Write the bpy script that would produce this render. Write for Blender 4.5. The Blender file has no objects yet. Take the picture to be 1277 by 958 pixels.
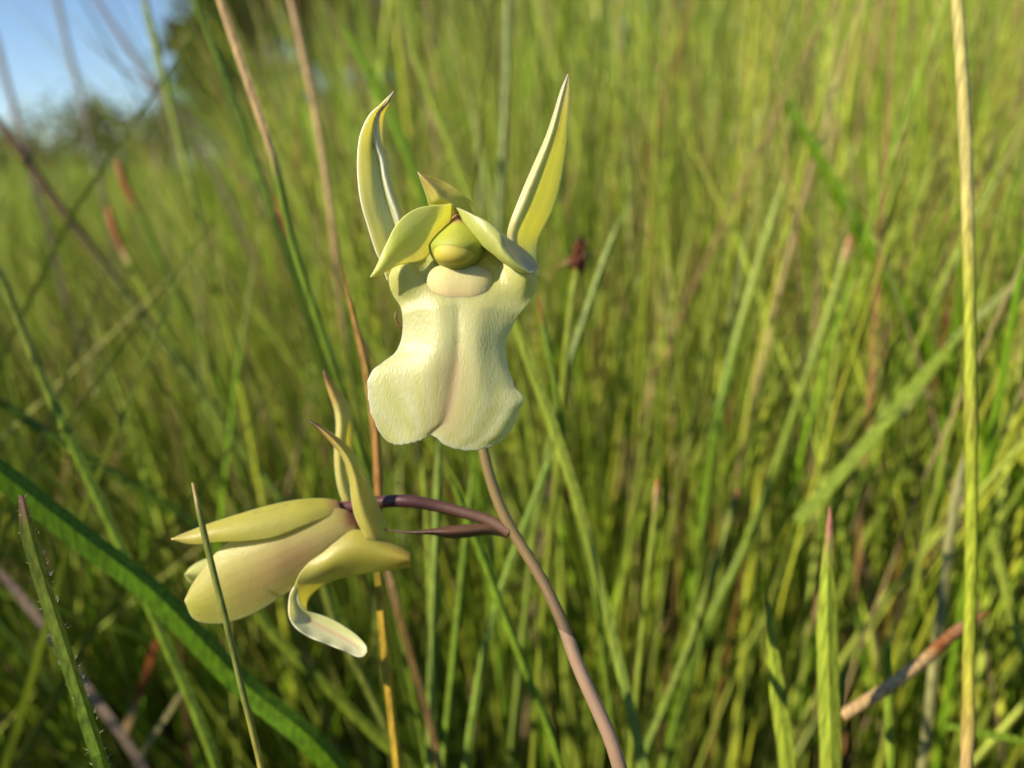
import bpy, bmesh, math, random
import numpy as np
from mathutils import Vector

random.seed(7)
rng = np.random.default_rng(11)
S = bpy.context.scene
COL = S.collection

# ------------------------------------------------------------------ camera
FPX, CX, CY = 1050.0, 638.5, 479.0          # focal length in photo pixels, optical centre
PITCH = math.radians(14.0)
CAM = np.array([0.0, 0.0, 0.34])
RIGHT = np.array([1.0, 0.0, 0.0])
FWD = np.array([0.0, math.cos(PITCH), -math.sin(PITCH)])
UP = np.array([0.0, math.sin(PITCH), math.cos(PITCH)])
cd = bpy.data.cameras.new("camera")
cam = bpy.data.objects.new("camera", cd)
COL.objects.link(cam)
cam.location = CAM
cam.rotation_euler = (math.pi / 2 - PITCH, 0, 0)
cd.sensor_width = 36.0
cd.lens = FPX / 1277.0 * 36.0
cd.clip_start = 0.005
cd.clip_end = 500.0
cd.dof.use_dof = True
cd.dof.focus_distance = 0.130
cd.dof.aperture_fstop = 10.5
cd.dof.aperture_blades = 7
S.camera = cam

# ------------------------------------------------------------------ light
SUN_EL, SUN_AZ = math.radians(35), math.radians(-119)   # azimuth from +Y, clockwise towards +X
w = bpy.data.worlds.new("World")
S.world = w
w.use_nodes = True
nt = w.node_tree
sky = nt.nodes.new("ShaderNodeTexSky")
sky.sky_type = 'NISHITA'
sky.sun_disc = False
sky.sun_elevation = SUN_EL
sky.sun_rotation = SUN_AZ
sky.air_density = 1.0
sky.altitude = 1200
sky.dust_density = 0.0
sky.ozone_density = 3.5
bg = nt.nodes["Background"]
bg.inputs["Strength"].default_value = 0.105
nt.links.new(sky.outputs[0], bg.inputs[0])
sl = bpy.data.lights.new("sun", 'SUN')
sl.energy = 5.0
sl.angle = math.radians(0.5)
sl.color = (1.0, 0.86, 0.64)
so = bpy.data.objects.new("sun", sl)
COL.objects.link(so)
sdir = Vector((math.sin(SUN_AZ) * math.cos(SUN_EL), math.cos(SUN_AZ) * math.cos(SUN_EL), math.sin(SUN_EL)))
so.rotation_euler = sdir.to_track_quat('Z', 'Y').to_euler()
so.location = (-3, -2, 4)
S.view_settings.view_transform = 'Standard'
S.view_settings.look = 'None'
S.view_settings.exposure = 0.55
S.view_settings.gamma = 1.0

# ------------------------------------------------------------------ helpers
def P(px, py, d):
    """a point of the place seen at photo pixel (px, py), d metres deep"""
    return CAM + FWD * d + RIGHT * ((px - CX) / FPX * d) + UP * ((CY - py) / FPX * d)

def smooth(a, b, x):
    t = np.clip((x - a) / (b - a), 0, 1)
    return t * t * (3 - 2 * t)

def terrain(x, y):
    x = np.asarray(x, float); y = np.asarray(y, float)
    r = np.hypot(x, y) + 1e-6
    az = np.degrees(np.arctan2(x, y))
    side = smooth(-24, 14, az) * (1 - smooth(70, 140, az))
    rise = side * np.clip(r - 0.9, 0, 11) * 0.105
    bump = 0.012 * np.sin(x * 5.1 + 1.3) * np.cos(y * 4.3) + 0.02 * np.sin(x * 1.7) * np.sin(y * 1.3 + .5)
    return rise + bump * smooth(0.2, 1.5, r)

def tag(o, label=None, cat=None, group=None, kind=None):
    if label: o["label"] = label
    if cat: o["category"] = cat
    if group: o["group"] = group
    if kind: o["kind"] = kind
    return o

def empty(name, loc, parent=None):
    o = bpy.data.objects.new(name, None)
    o.empty_display_size = 0.01
    COL.objects.link(o)
    o.location = tuple(loc)
    o.parent = parent
    return o

def origin_of(o):
    v = Vector((0, 0, 0))
    while o is not None:
        v += o.location
        o = o.parent
    return v

def mesh_np(name, verts, quads, mat, cols=None, parent=None, smooth_shade=True, tris=None):
    """one mesh object from numpy arrays (world coordinates)"""
    me = bpy.data.meshes.new(name)
    verts = np.asarray(verts, np.float64)
    org = origin_of(parent) if parent is not None else Vector((0, 0, 0))
    v = verts - np.array(org)
    quads = np.asarray(quads, np.int32).reshape(-1, 4) if quads is not None else np.zeros((0, 4), np.int32)
    tris = np.asarray(tris, np.int32).reshape(-1, 3) if tris is not None else np.zeros((0, 3), np.int32)
    nq, ntr = len(quads), len(tris)
    me.vertices.add(len(v))
    me.vertices.foreach_set("co", v.astype(np.float32).ravel())
    me.loops.add(nq * 4 + ntr * 3)
    me.loops.foreach_set("vertex_index", np.concatenate([quads.ravel(), tris.ravel()]).astype(np.int32))
    me.polygons.add(nq + ntr)
    starts = np.concatenate([np.arange(nq) * 4, nq * 4 + np.arange(ntr) * 3]).astype(np.int32)
    me.polygons.foreach_set("loop_start", starts)
    me.update(calc_edges=True)
    me.polygons.foreach_set("use_smooth", np.full(nq + ntr, smooth_shade))
    if cols is not None:
        a = me.attributes.new("tint", 'FLOAT_COLOR', 'POINT')
        c = np.asarray(cols, np.float32)
        if c.shape[1] == 3:
            c = np.concatenate([c, np.ones((len(c), 1), np.float32)], 1)
        a.data.foreach_set("color", c.ravel())
    me.validate()
    me.materials.append(mat)
    o = bpy.data.objects.new(name, me)
    COL.objects.link(o)
    o.parent = parent
    return o

def set_origin(o, loc):
    loc = Vector(loc)
    d = loc - o.location
    o.data.transform(__import__('mathutils').Matrix.Translation(-d))
    o.location = loc

def catmull(pts, n):
    p = np.asarray(pts, float)
    if len(p) == 2:
        t = np.linspace(0, 1, n)[:, None]
        return p[0] * (1 - t) + p[1] * t
    seg = np.linalg.norm(np.diff(p, axis=0), axis=1)
    s = np.concatenate([[0], np.cumsum(np.maximum(seg, 1e-9) ** 0.75)])
    s /= s[-1]
    m = np.zeros_like(p)
    for i in range(len(p)):
        a, b = max(i - 1, 0), min(i + 1, len(p) - 1)
        m[i] = (p[b] - p[a]) / (s[b] - s[a])
    # resample evenly by arc length
    def ev(tt):
        k = np.clip(np.searchsorted(s, tt, side='right') - 1, 0, len(p) - 2)
        h = (s[k + 1] - s[k])
        u = ((tt - s[k]) / h)[:, None]; h = h[:, None]
        return ((2*u**3 - 3*u**2 + 1) * p[k] + (u**3 - 2*u**2 + u) * h * m[k]
                + (-2*u**3 + 3*u**2) * p[k + 1] + (u**3 - u**2) * h * m[k + 1])
    tt = np.linspace(0, 1, 400)
    q = ev(tt)
    L = np.concatenate([[0], np.cumsum(np.linalg.norm(np.diff(q, axis=0), axis=1))])
    return ev(np.interp(np.linspace(0, L[-1], n), L, tt))

def ramp(t, stops):
    """colour along t from stops [(t, (r,g,b)), ...]"""
    xs = [s[0] for s in stops]
    return np.stack([np.interp(t, xs, [s[1][k] for s in stops]) for k in range(3)], -1)

# ------------------------------------------------------------------ materials
def node(nt, typ, **kw):
    n = nt.nodes.new(typ)
    for k, v in kw.items():
        setattr(n, k, v)
    return n

def petal_material(name, sss=0.55, rough=0.42, bump=0.35, scale=2600, stretch=(1, 1, 0.35)):
    m = bpy.data.materials.new(name); m.use_nodes = True
    nt = m.node_tree; L = nt.links
    b = nt.nodes["Principled BSDF"]
    at = node(nt, "ShaderNodeAttribute", attribute_name="tint")
    tc = node(nt, "ShaderNodeTexCoord")
    mp = node(nt, "ShaderNodeMapping"); mp.inputs["Scale"].default_value = stretch
    L.new(tc.outputs["Object"], mp.inputs[0])
    n1 = node(nt, "ShaderNodeTexNoise"); n1.inputs["Scale"].default_value = scale; n1.inputs["Detail"].default_value = 2
    n2 = node(nt, "ShaderNodeTexNoise"); n2.inputs["Scale"].default_value = 260; n2.inputs["Detail"].default_value = 4
    L.new(mp.outputs[0], n1.inputs["Vector"]); L.new(mp.outputs[0], n2.inputs["Vector"])
    # soft mottling of the tissue
    mr = node(nt, "ShaderNodeMapRange"); mr.inputs[1].default_value = 0.3; mr.inputs[2].default_value = 0.7
    mr.inputs[3].default_value = 0.90; mr.inputs[4].default_value = 1.06
    L.new(n2.outputs["Fac"], mr.inputs[0])
    mx = node(nt, "ShaderNodeVectorMath", operation='SCALE')
    L.new(at.outputs["Color"], mx.inputs[0]); L.new(mr.outputs[0], mx.inputs["Scale"])
    L.new(mx.outputs[0], b.inputs["Base Color"])
    bp = node(nt, "ShaderNodeBump"); bp.inputs["Strength"].default_value = bump; bp.inputs["Distance"].default_value = 0.00022
    L.new(n1.outputs["Fac"], bp.inputs["Height"])
    L.new(bp.outputs[0], b.inputs["Normal"])
    b.inputs["Roughness"].default_value = rough
    b.inputs["Subsurface Weight"].default_value = sss
    b.inputs["Subsurface Radius"].default_value = (1.0, 0.85, 0.35)
    b.inputs["Subsurface Scale"].default_value = 0.0028
    b.inputs["Specular IOR Level"].default_value = 0.45
    return m

def leaf_material(name, rough=0.5, trans=0.3, scale=(400, 400, 30), var=0.18):
    """thin green leaf: reflects, and lets some light through"""
    m = bpy.data.materials.new(name); m.use_nodes = True
    nt = m.node_tree; L = nt.links
    b = nt.nodes["Principled BSDF"]; out = nt.nodes["Material Output"]
    at = node(nt, "ShaderNodeAttribute", attribute_name="tint")
    tc = node(nt, "ShaderNodeTexCoord")
    mp = node(nt, "ShaderNodeMapping"); mp.inputs["Scale"].default_value = scale
    L.new(tc.outputs["Object"], mp.inputs[0])
    n1 = node(nt, "ShaderNodeTexNoise"); n1.inputs["Scale"].default_value = 1.0; n1.inputs["Detail"].default_value = 3
    L.new(mp.outputs[0], n1.inputs["Vector"])
    mr = node(nt, "ShaderNodeMapRange"); mr.inputs[1].default_value = 0.3; mr.inputs[2].default_value = 0.7
    mr.inputs[3].default_value = 1 - var; mr.inputs[4].default_value = 1 + var
    L.new(n1.outputs["Fac"], mr.inputs[0])
    mx = node(nt, "ShaderNodeVectorMath", operation='SCALE')
    L.new(at.outputs["Color"], mx.inputs[0]); L.new(mr.outputs[0], mx.inputs["Scale"])
    L.new(mx.outputs[0], b.inputs["Base Color"])
    b.inputs["Roughness"].default_value = rough
    b.inputs["Specular IOR Level"].default_value = 0.22
    if trans > 0:
        tr = node(nt, "ShaderNodeBsdfTranslucent")
        L.new(mx.outputs[0], tr.inputs[0])
        ms = node(nt, "ShaderNodeMixShader"); ms.inputs[0].default_value = trans
        L.new(b.outputs[0], ms.inputs[1]); L.new(tr.outputs[0], ms.inputs[2])
        L.new(ms.outputs[0], out.inputs[0])
    return m

M_LIP = petal_material("lip_tissue", 0.75, 0.40, 0.22, 3400)
M_LIP.node_tree.nodes["Principled BSDF"].inputs["Specular IOR Level"].default_value = 0.36
def papillae(m):
    nt = m.node_tree; L = nt.links
    b = nt.nodes["Principled BSDF"]
    old = [n for n in nt.nodes if n.bl_idname == "ShaderNodeBump"][0]
    tc = node(nt, "ShaderNodeTexCoord")
    mp = node(nt, "ShaderNodeMapping"); mp.inputs["Scale"].default_value = (1, 1, 0.45)
    vo = node(nt, "ShaderNodeTexVoronoi"); vo.feature = 'SMOOTH_F1'; vo.inputs["Scale"].default_value = 2700
    vo.inputs["Smoothness"].default_value = 0.4
    L.new(tc.outputs["Object"], mp.inputs[0]); L.new(mp.outputs[0], vo.inputs["Vector"])
    bp = node(nt, "ShaderNodeBump"); bp.invert = True
    bp.inputs["Strength"].default_value = 0.32; bp.inputs["Distance"].default_value = 0.00011
    L.new(vo.outputs["Distance"], bp.inputs["Height"]); L.new(old.outputs[0], bp.inputs["Normal"])
    L.new(bp.outputs[0], b.inputs["Normal"])
papillae(M_LIP)
M_PETAL = petal_material("petal_tissue", 0.85, 0.42, 0.22, 2600)
M_COLUMN = petal_material("column_tissue", 0.5, 0.6, 0.25, 3000)
M_STEM = petal_material("stem_skin", 0.12, 0.42, 0.2, 1500, (1, 1, 0.15))
M_BLADE = leaf_material("grass_blade_skin", 0.42, 0.15, (1100, 1100, 45), 0.42)
M_GRASS = leaf_material("grass_leaf", 0.40, 0.13, (60, 60, 12))
M_LEAF = leaf_material("tree_leaf", 0.55, 0.3, (3, 3, 3), 0.25)

def simple_material(name, c1, c2, scale, rough=0.9):
    m = bpy.data.materials.new(name); m.use_nodes = True
    nt = m.node_tree; L = nt.links
    b = nt.nodes["Principled BSDF"]
    tc = node(nt, "ShaderNodeTexCoord")
    n = node(nt, "ShaderNodeTexNoise"); n.inputs["Scale"].default_value = scale; n.inputs["Detail"].default_value = 6
    L.new(tc.outputs["Object"], n.inputs["Vector"])
    cr = node(nt, "ShaderNodeValToRGB")
    cr.color_ramp.elements[0].position = 0.3; cr.color_ramp.elements[0].color = (*c1, 1)
    cr.color_ramp.elements[1].position = 0.7; cr.color_ramp.elements[1].color = (*c2, 1)
    L.new(n.outputs["Fac"], cr.inputs[0]); L.new(cr.outputs[0], b.inputs["Base Color"])
    bp = node(nt, "ShaderNodeBump"); bp.inputs["Strength"].default_value = 0.5; bp.inputs["Distance"].default_value = 0.3 / scale
    L.new(n.outputs["Fac"], bp.inputs["Height"]); L.new(bp.outputs[0], b.inputs["Normal"])
    b.inputs["Roughness"].default_value = rough
    return m

M_SOIL = simple_material("dark_soil", (0.012, 0.008, 0.005), (0.045, 0.03, 0.018), 60)
M_BARK = simple_material("bark", (0.05, 0.035, 0.025), (0.17, 0.13, 0.10), 14)

# ------------------------------------------------------------------ ground: one sheet out to the horizon
def build_ground():
    rad = np.concatenate([[0.0], np.geomspace(0.06, 260, 70)])
    na = 120
    v, q, t = [[0, 0, 0]], [], []
    for r in rad[1:]:
        a = np.linspace(0, 2 * math.pi, na, endpoint=False)
        x, y = r * np.sin(a), r * np.cos(a)
        z = terrain(x, y)
        v += np.stack([x, y, z], 1).tolist()
    v[0][2] = float(terrain(0.001, 0.001))
    for i in range(na):
        t.append((0, 1 + (i + 1) % na, 1 + i))
    for k in range(len(rad) - 2):
        a0, b0 = 1 + k * na, 1 + (k + 1) * na
        for i in range(na):
            j = (i + 1) % na
            q.append((a0 + i, a0 + j, b0 + j, b0 + i))
    o = mesh_np("ground", v, q, M_SOIL, tris=t)
    tag(o, kind="structure")
build_ground()

# ------------------------------------------------------------------ the mass of grass behind
PAL = np.array([
    (0.172, 0.252, 0.020), (0.225, 0.288, 0.034), (0.105, 0.200, 0.010), (0.270, 0.300, 0.028),
    (0.180, 0.235, 0.030), (0.245, 0.295, 0.050), (0.165, 0.235, 0.014)])
DRY = np.array([(0.40, 0.27, 0.12), (0.30, 0.17, 0.07), (0.34, 0.24, 0.15), (0.22, 0.09, 0.035), (0.44, 0.33, 0.16)])

def blades(name, x, y, h, lx, ly, wd, face, dry, mat, nseg=5, tip=0.0, bendp=1.8, pale=1.0):
    n = len(x)
    t = np.linspace(0, 1, nseg + 1)
    z0 = terrain(x, y) - 0.004
    cen = np.zeros((n, nseg + 1, 3))
    cen[..., 0] = x[:, None] + (lx * h)[:, None] * t ** bendp
    cen[..., 1] = y[:, None] + (ly * h)[:, None] * t ** bendp
    droop = np.clip(1 - 0.22 * np.hypot(lx, ly), .3, 1)
    cen[..., 2] = z0[:, None] + (h * droop)[:, None] * t
    prof = np.minimum(1, 0.75 + t) * np.clip((1 - t) / 0.35, 0, 1) ** 0.7
    prof[-1] = 0.12
    half = 0.5 * wd[:, None] * prof
    ax = np.stack([np.cos(face), np.sin(face), np.zeros(n)], 1)
    nrm = np.stack([-np.sin(face), np.cos(face), np.zeros(n)], 1)
    left = cen - ax[:, None] * half[..., None]
    right = cen + ax[:, None] * half[..., None]
    mid = cen + nrm[:, None] * (half * 0.55)[..., None]
    V = np.stack([left, mid, right], 2)
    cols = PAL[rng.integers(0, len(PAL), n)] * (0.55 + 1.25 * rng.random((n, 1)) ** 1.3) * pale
    dc = DRY[rng.integers(0, len(DRY), n)] * rng.uniform(0.7, 1.15, (n, 1))
    isdry = rng.random(n) < dry
    cols[isdry] = dc[isdry]
    C = np.repeat(cols[:, None], nseg + 1, 1)
    withtip = rng.random(n) < tip
    wt = smooth(0.8, 0.97, t)[None, :, None] * withtip[:, None, None]
    C = C * (1 - wt) + dc[:, None] * wt
    C = np.repeat(C[:, :, None], 3, 2)
    idx = np.arange(n * (nseg + 1) * 3).reshape(n, nseg + 1, 3)
    q = np.stack([idx[:, :-1, :-1], idx[:, :-1, 1:], idx[:, 1:, 1:], idx[:, 1:, :-1]], -1)
    return mesh_np(name, V.reshape(-1, 3), q.reshape(-1, 4), mat, C.reshape(-1, 3), smooth_shade=False)

def sector(n, r0, r1, a0, a1):
    r = np.sqrt(rng.uniform(r0 ** 2, r1 ** 2, n))
    a = np.radians(rng.uniform(a0, a1, n))
    return r * np.sin(a), r * np.cos(a), r, np.degrees(a)

def clump_noise(x, y, f, s):
    return (np.sin(x * f + s) * np.sin(y * f * 1.13 + 2 * s) + np.sin(x * f * 2.3 - s) * np.sin(y * f * 1.9 + s)) * 0.5

def grass_layer(name, label, n, r0, r1, a0, a1, h0, h1, w0, w1, dry, tip, thin=0.0, hs=1.0, nseg=5, pale=1.0, cf=None):
    x, y, r, az = sector(n, r0, r1, a0, a1)
    k = clump_noise(x, y, cf or 9.0 / max(r0, .3), 1.7 + r0)
    keep = k > rng.uniform(-1.0, 1.0, n) * 0.9 - 0.55 + thin
    x, y, r, az = x[keep], y[keep], r[keep], az[keep]
    m = len(x)
    h = rng.uniform(h0, h1, m) * (0.55 + 0.45 * rng.random(m))
    h *= 0.80 + 0.34 * smooth(-22, 8, az)
    h *= hs
    lx = rng.normal(0, 0.17, m) + np.clip(az / 30, -1, 1) * 0.16 - 0.06
    ly = rng.normal(0, 0.18, m)
    big = rng.random(m) < 0.07
    lx[big] *= 2.4; ly[big] *= 2.0
    # keep the camera and the orchid clear of stray tips
    wd = rng.uniform(w0, w1, m)
    face = rng.uniform(0, math.pi, m)
    tx, ty = x + lx * h, y + ly * h
    ok = (np.hypot(tx, ty) > 0.24) | (ty < -0.05) | (tx < -.2)
    sel = ok
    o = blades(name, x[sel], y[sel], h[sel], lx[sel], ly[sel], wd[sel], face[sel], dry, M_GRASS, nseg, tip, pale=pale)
    tag(o, label, "grass", kind="stuff")
    return o

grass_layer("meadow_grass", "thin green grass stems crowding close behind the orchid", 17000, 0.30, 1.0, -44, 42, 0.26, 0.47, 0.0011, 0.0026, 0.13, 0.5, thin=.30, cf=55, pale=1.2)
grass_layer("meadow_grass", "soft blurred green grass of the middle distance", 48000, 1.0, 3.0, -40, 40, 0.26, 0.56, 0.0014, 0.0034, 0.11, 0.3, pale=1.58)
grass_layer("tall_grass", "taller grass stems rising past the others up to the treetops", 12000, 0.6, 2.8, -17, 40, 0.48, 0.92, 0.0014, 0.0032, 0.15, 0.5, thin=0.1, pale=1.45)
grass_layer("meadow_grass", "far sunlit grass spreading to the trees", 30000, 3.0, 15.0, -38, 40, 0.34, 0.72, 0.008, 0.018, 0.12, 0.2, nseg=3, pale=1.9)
grass_layer("meadow_grass", "unseen grass added beside and behind the viewpoint for its shade", 16000, 0.24, 1.4, 62, 318, 0.30, 0.46, 0.0020, 0.0042, 0.12, 0.3, nseg=4)  # out of view; height and nearness set to shade the low foreground
grass_layer("low_grass", "short matted undergrowth low between the grass stems", 900, 0.45, 1.4, -46, 46, 0.05, 0.15, 0.0016, 0.0030, 0.3, 0.3, nseg=4, thin=.2, cf=30)

# ------------------------------------------------------------------ trees and shrubs far behind
def tube(pts, rads, k=7):
    p = np.asarray(pts, float); r = np.asarray(rads, float)
    n = len(p)
    tan = np.gradient(p, axis=0)
    tan /= np.linalg.norm(tan, axis=1)[:, None] + 1e-12
    ref = np.array([0.31, 0.17, 0.93]) if abs(tan[0, 2]) < 0.8 else np.array([1.0, 0.1, 0.0])
    a = np.cross(tan, ref); a /= np.linalg.norm(a, axis=1)[:, None] + 1e-12
    b = np.cross(tan, a)
    ang = np.linspace(0, 2 * math.pi, k, endpoint=False)
    V = p[:, None] + r[:, None, None] * (a[:, None] * np.cos(ang)[None, :, None] + b[:, None] * np.sin(ang)[None, :, None])
    idx = np.arange(n * k).reshape(n, k)
    j = np.roll(np.arange(k), -1)
    q = np.stack([idx[:-1], idx[:-1][:, j], idx[1:][:, j], idx[1:]], -1).reshape(-1, 4)
    return V.reshape(-1, 3), q

def tree(name, label, cat, px, dist, height, spread, green, nleaf, leaf, group, low=0.3, seed=0):
    r = np.random.default_rng(seed + 100)
    x = (px - CX) / FPX * dist; y = dist
    z = float(terrain(x, y))
    root = tag(empty(name, (x, y, z)), label, cat, group)
    V, Q = [], []; nv = 0
    def add(pts, rads, k=7):
        nonlocal nv
        v, q = tube(pts, rads, k); V.append(v); Q.append(q + nv); nv += len(v)
    top = np.array([x + r.normal(0, .15), y + r.normal(0, .15), z + height * 0.82])
    base = np.array([x, y, z - 0.1])
    tr = np.linspace(0, 1, 9)[:, None]
    wob = np.cumsum(r.normal(0, 0.035 * height / 4, (9, 3)), 0) * np.array([1, 1, 0])
    axis = base + (top - base) * tr + wob
    add(axis, np.linspace(0.026 * height, 0.004 * height, 9))
    tips = []
    for i in range(13):
        f = r.uniform(low, 0.95)
        p0 = axis[0] * (1 - f) + axis[-1] * f
        p0 = np.array([np.interp(f, tr[:, 0], axis[:, k]) for k in range(3)])
        a = r.uniform(0, 2 * math.pi)
        ln = spread * r.uniform(0.5, 1.0) * (1.15 - 0.6 * f)
        p1 = p0 + np.array([math.cos(a) * ln * .5, math.sin(a) * ln * .5, ln * 0.35])
        p2 = p0 + np.array([math.cos(a) * ln, math.sin(a) * ln, ln * r.uniform(0.3, 0.75)])
        add(catmull([p0, p1, p2], 6), np.linspace(0.009 * height, 0.002 * height, 6), 5)
        tips += [p1, p2, (p1 + p2) / 2]
    mesh_np("trunk", np.concatenate(V), np.concatenate(Q), M_BARK, parent=root)
    tips = np.array(tips + [top])
    c = tips[r.integers(0, len(tips), nleaf)]
    pos = c + r.normal(0, 1, (nleaf, 3)) * spread * np.array([0.17, 0.17, 0.14])
    nrm = r.normal(0, 1, (nleaf, 3)); nrm /= np.linalg.norm(nrm, axis=1)[:, None]
    a = np.cross(nrm, r.normal(0, 1, (nleaf, 3))); a /= np.linalg.norm(a, axis=1)[:, None]
    b = np.cross(nrm, a)
    s = leaf * r.uniform(0.6, 1.3, (nleaf, 1))
    q4 = np.stack([pos - a * s, pos + b * s * .45, pos + a * s, pos - b * s * .45], 1)
    ix = np.arange(nleaf * 4).reshape(-1, 4)
    cc = np.array(green) * r.uniform(0.65, 1.35, (nleaf, 1)) * (1 + r.normal(0, .12, (nleaf, 3)))
    cc = np.repeat(np.clip(cc, .005, 1)[:, None], 4, 1).reshape(-1, 3)
    mesh_np("crown", q4.reshape(-1, 3), ix, M_LEAF, cc, parent=root, smooth_shade=False)
    return root

TREES = [
    (362, 9.0, 3.9, 0.92, (.125, .160, .028), "dark leafy tree standing nearest the open blue sky"),
    (425, 11., 4.6, 1.25, (.120, .150, .028), "tree behind the dry tan stem, next in from the sky"),
    (505, 9.5, 4.2, 1.20, (.075, .100, .024), "third tree in from the sky, above the pale upright sepal"),
    (610, 12., 5.0, 1.45, (.080, .100, .026), "fourth tree in from the sky, behind the gap of two sepals"),
    (730, 10., 4.4, 1.25, (.095, .110, .026), "fifth tree in from the sky, past the pointed sepal tip"),
    (850, 12., 5.2, 1.50, (.075, .090, .026), "sixth tree in from the sky, with brown gaps under it"),
    (965, 11., 4.8, 1.35, (.095, .105, .030), "seventh tree in from the sky, above the slanting wide blade"),
    (1085, 12., 5.2, 1.5, (.085, .100, .028), "eighth tree in from the sky, before the tall yellow stem"),
    (1210, 11., 4.9, 1.4, (.100, .105, .032), "ninth tree in from the sky, behind the tall yellow stem"),
    (1330, 12., 5.2, 1.5, (.085, .100, .028), "last tree of the row, beyond the tall yellow stem"),
]
for i, (px, d, h, sp, g, lab) in enumerate(TREES):
    tree("tree", lab, "tree", px, d, h, sp, g, 6500, 0.095, "trees along the far edge of the meadow", low=0.04, seed=i)
SHRUBS = [
    (5, 12., 0.62, 1.0, "low far shrub on the skyline at the picture edge"),
    (75, 11., 0.66, 1.0, "low far shrub on the skyline under the open sky"),
    (150, 10., 0.92, 1.0, "taller far shrub rising against the sky beside the low ones"),
    (215, 9., 1.05, .9, "bushy far shrub next to the first dark tree"),
]
for i, (px, d, h, sp, lab) in enumerate(SHRUBS):
    tree("shrub", lab, "shrub", px, d, h, sp, (.15, .17, .03), 2600, 0.045, "shrubs on the far skyline", low=0.05, seed=50 + i)

# ------------------------------------------------------------------ single grass blades one can pick out
GREEN = (0.15, 0.235, 0.025); DEEP = (0.09, 0.19, 0.006); LIME = (0.26, 0.34, 0.035); PALE = (0.24, 0.31, 0.04)
YEL = (0.44, 0.38, 0.07); TAN = (0.50, 0.34, 0.16); RUST = (0.30, 0.105, 0.03); BROWN = (0.13, 0.06, 0.03)
GOLD = (0.50, 0.34, 0.04); PINK = (0.42, 0.19, 0.14); OLIVE = (0.15, 0.19, 0.03); STRAW = (0.56, 0.48, 0.20)

def to_ground(pts3):
    """carry the lower end of a stem on down to the soil"""
    p = [np.array(q) for q in pts3]
    d = p[-1] - p[-2]; d = d / (np.linalg.norm(d) + 1e-9)
    d = d + np.array([0, 0, -0.75]); d[1] += 0.05
    d /= np.linalg.norm(d)
    cur = p[-1]
    for f in (0.5, 1.0):
        z = float(terrain(cur[0], cur[1]))
        hgt = cur[2] - z + 0.004
        if hgt < 0.012:
            break
        step = hgt * f / max(-d[2], 0.3)
        cur = cur + d * step
        p.append(cur)
        d = d * 0.6 + np.array([0, 0, -0.4])
    return p

def blade_mesh(pts3, widths_m, cols, shape, rot, n):
    """closed blade: shape 'fold' has a keel underneath, 'round' is a reed"""
    c = pts3
    tan = np.gradient(c, axis=0); tan /= np.linalg.norm(tan, axis=1)[:, None] + 1e-12
    view = c - CAM; view /= np.linalg.norm(view, axis=1)[:, None]
    a = np.cross(tan, view); a /= np.linalg.norm(a, axis=1)[:, None] + 1e-12
    b = np.cross(a, tan)                       # away from / towards the viewer
    cr, sr = np.cos(rot)[:, None], np.sin(rot)[:, None]
    a, b = a * cr + b * sr, b * cr - a * sr
    if shape == 'fold':
        prof = [(-1, 0.34), (-0.5, 0.07), (0, -0.26), (0.5, 0.07), (1, 0.34), (0.5, 0.15), (0, -0.10), (-0.5, 0.15)]
    elif shape == 'flat':
        prof = [(-1, 0.06), (-0.5, 0.0), (0, 0.05), (0.5, 0.0), (1, 0.06), (0.5, 0.12), (0, 0.2), (-0.5, 0.12)]
    else:
        prof = [(math.cos(k * math.pi / 4), math.sin(k * math.pi / 4)) for k in range(8)]
    prof = np.array(prof)
    w = widths_m[:, None] * 0.5
    V = c[:, None] + a[:, None] * (prof[None, :, 0] * w)[..., None] + b[:, None] * (prof[None, :, 1] * w)[..., None]
    k = len(prof)
    idx = np.arange(n * k).reshape(n, k); j = np.roll(np.arange(k), -1)
    q = np.stack([idx[:-1], idx[:-1][:, j], idx[1:][:, j], idx[1:]], -1).reshape(-1, 4)
    cap0 = [(idx[0, 0], idx[0, i + 1], idx[0, i]) for i in range(1, k - 1)]
    cap1 = [(idx[-1, 0], idx[-1, i], idx[-1, i + 1]) for i in range(1, k - 1)]
    C = np.repeat(cols[:, None], k, 1).reshape(-1, 3)
    return V.reshape(-1, 3), q, C, np.array(cap0 + cap1)

NB = 64
def blade(name, label, pts, wpx, stops, shape='fold', rot=0.0, tipfrac=0.12, group="single grass stalks", cat="grass stalk",
          ground=True, twist=0.0, mat=None, blunt=0.06, nodes=()):
    """pts: [(px, py, depth)] tip first, in photo pixels and metres; wpx: width in pixels at its middle"""
    vis = [P(*p) for p in pts]
    L0 = sum(np.linalg.norm(vis[i + 1] - vis[i]) for i in range(len(vis) - 1))
    full = to_ground(vis) if ground else vis
    c = catmull(full, NB)
    s = np.concatenate([[0], np.cumsum(np.linalg.norm(np.diff(c, axis=0), axis=1))])
    t = np.clip(s / L0, 0, 1.2)
    dm = np.mean([p[2] for p in pts])
    W = (wpx * (0.70 if dm > .199 else 0.88)) / FPX * dm
    wid = W * np.clip(t / tipfrac, 0, 1) ** 0.75
    wid = np.maximum(wid, W * blunt)
    cols = ramp(t, stops)
    for tn in nodes:                                      # swollen darker joints
        g = np.exp(-((t - tn) / .014) ** 2)
        wid = wid * (1 + .28 * g)
        cols = cols * (1 - .5 * g[:, None]) + np.array((.20, .13, .04)) * (.5 * g[:, None])
    rr = rot + twist * t
    base = c[-1]
    c2, w2, col2, rot2 = c, wid, cols, rr
    V, q, C, tr = blade_mesh(c2, w2, col2, shape, rot2, NB)
    o = mesh_np(name, V, q, mat or M_BLADE, C, tris=tr, smooth_shade=shape == 'round')
    set_origin(o, base)
    tag(o, label, cat, group)
    return o, c, wid

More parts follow.
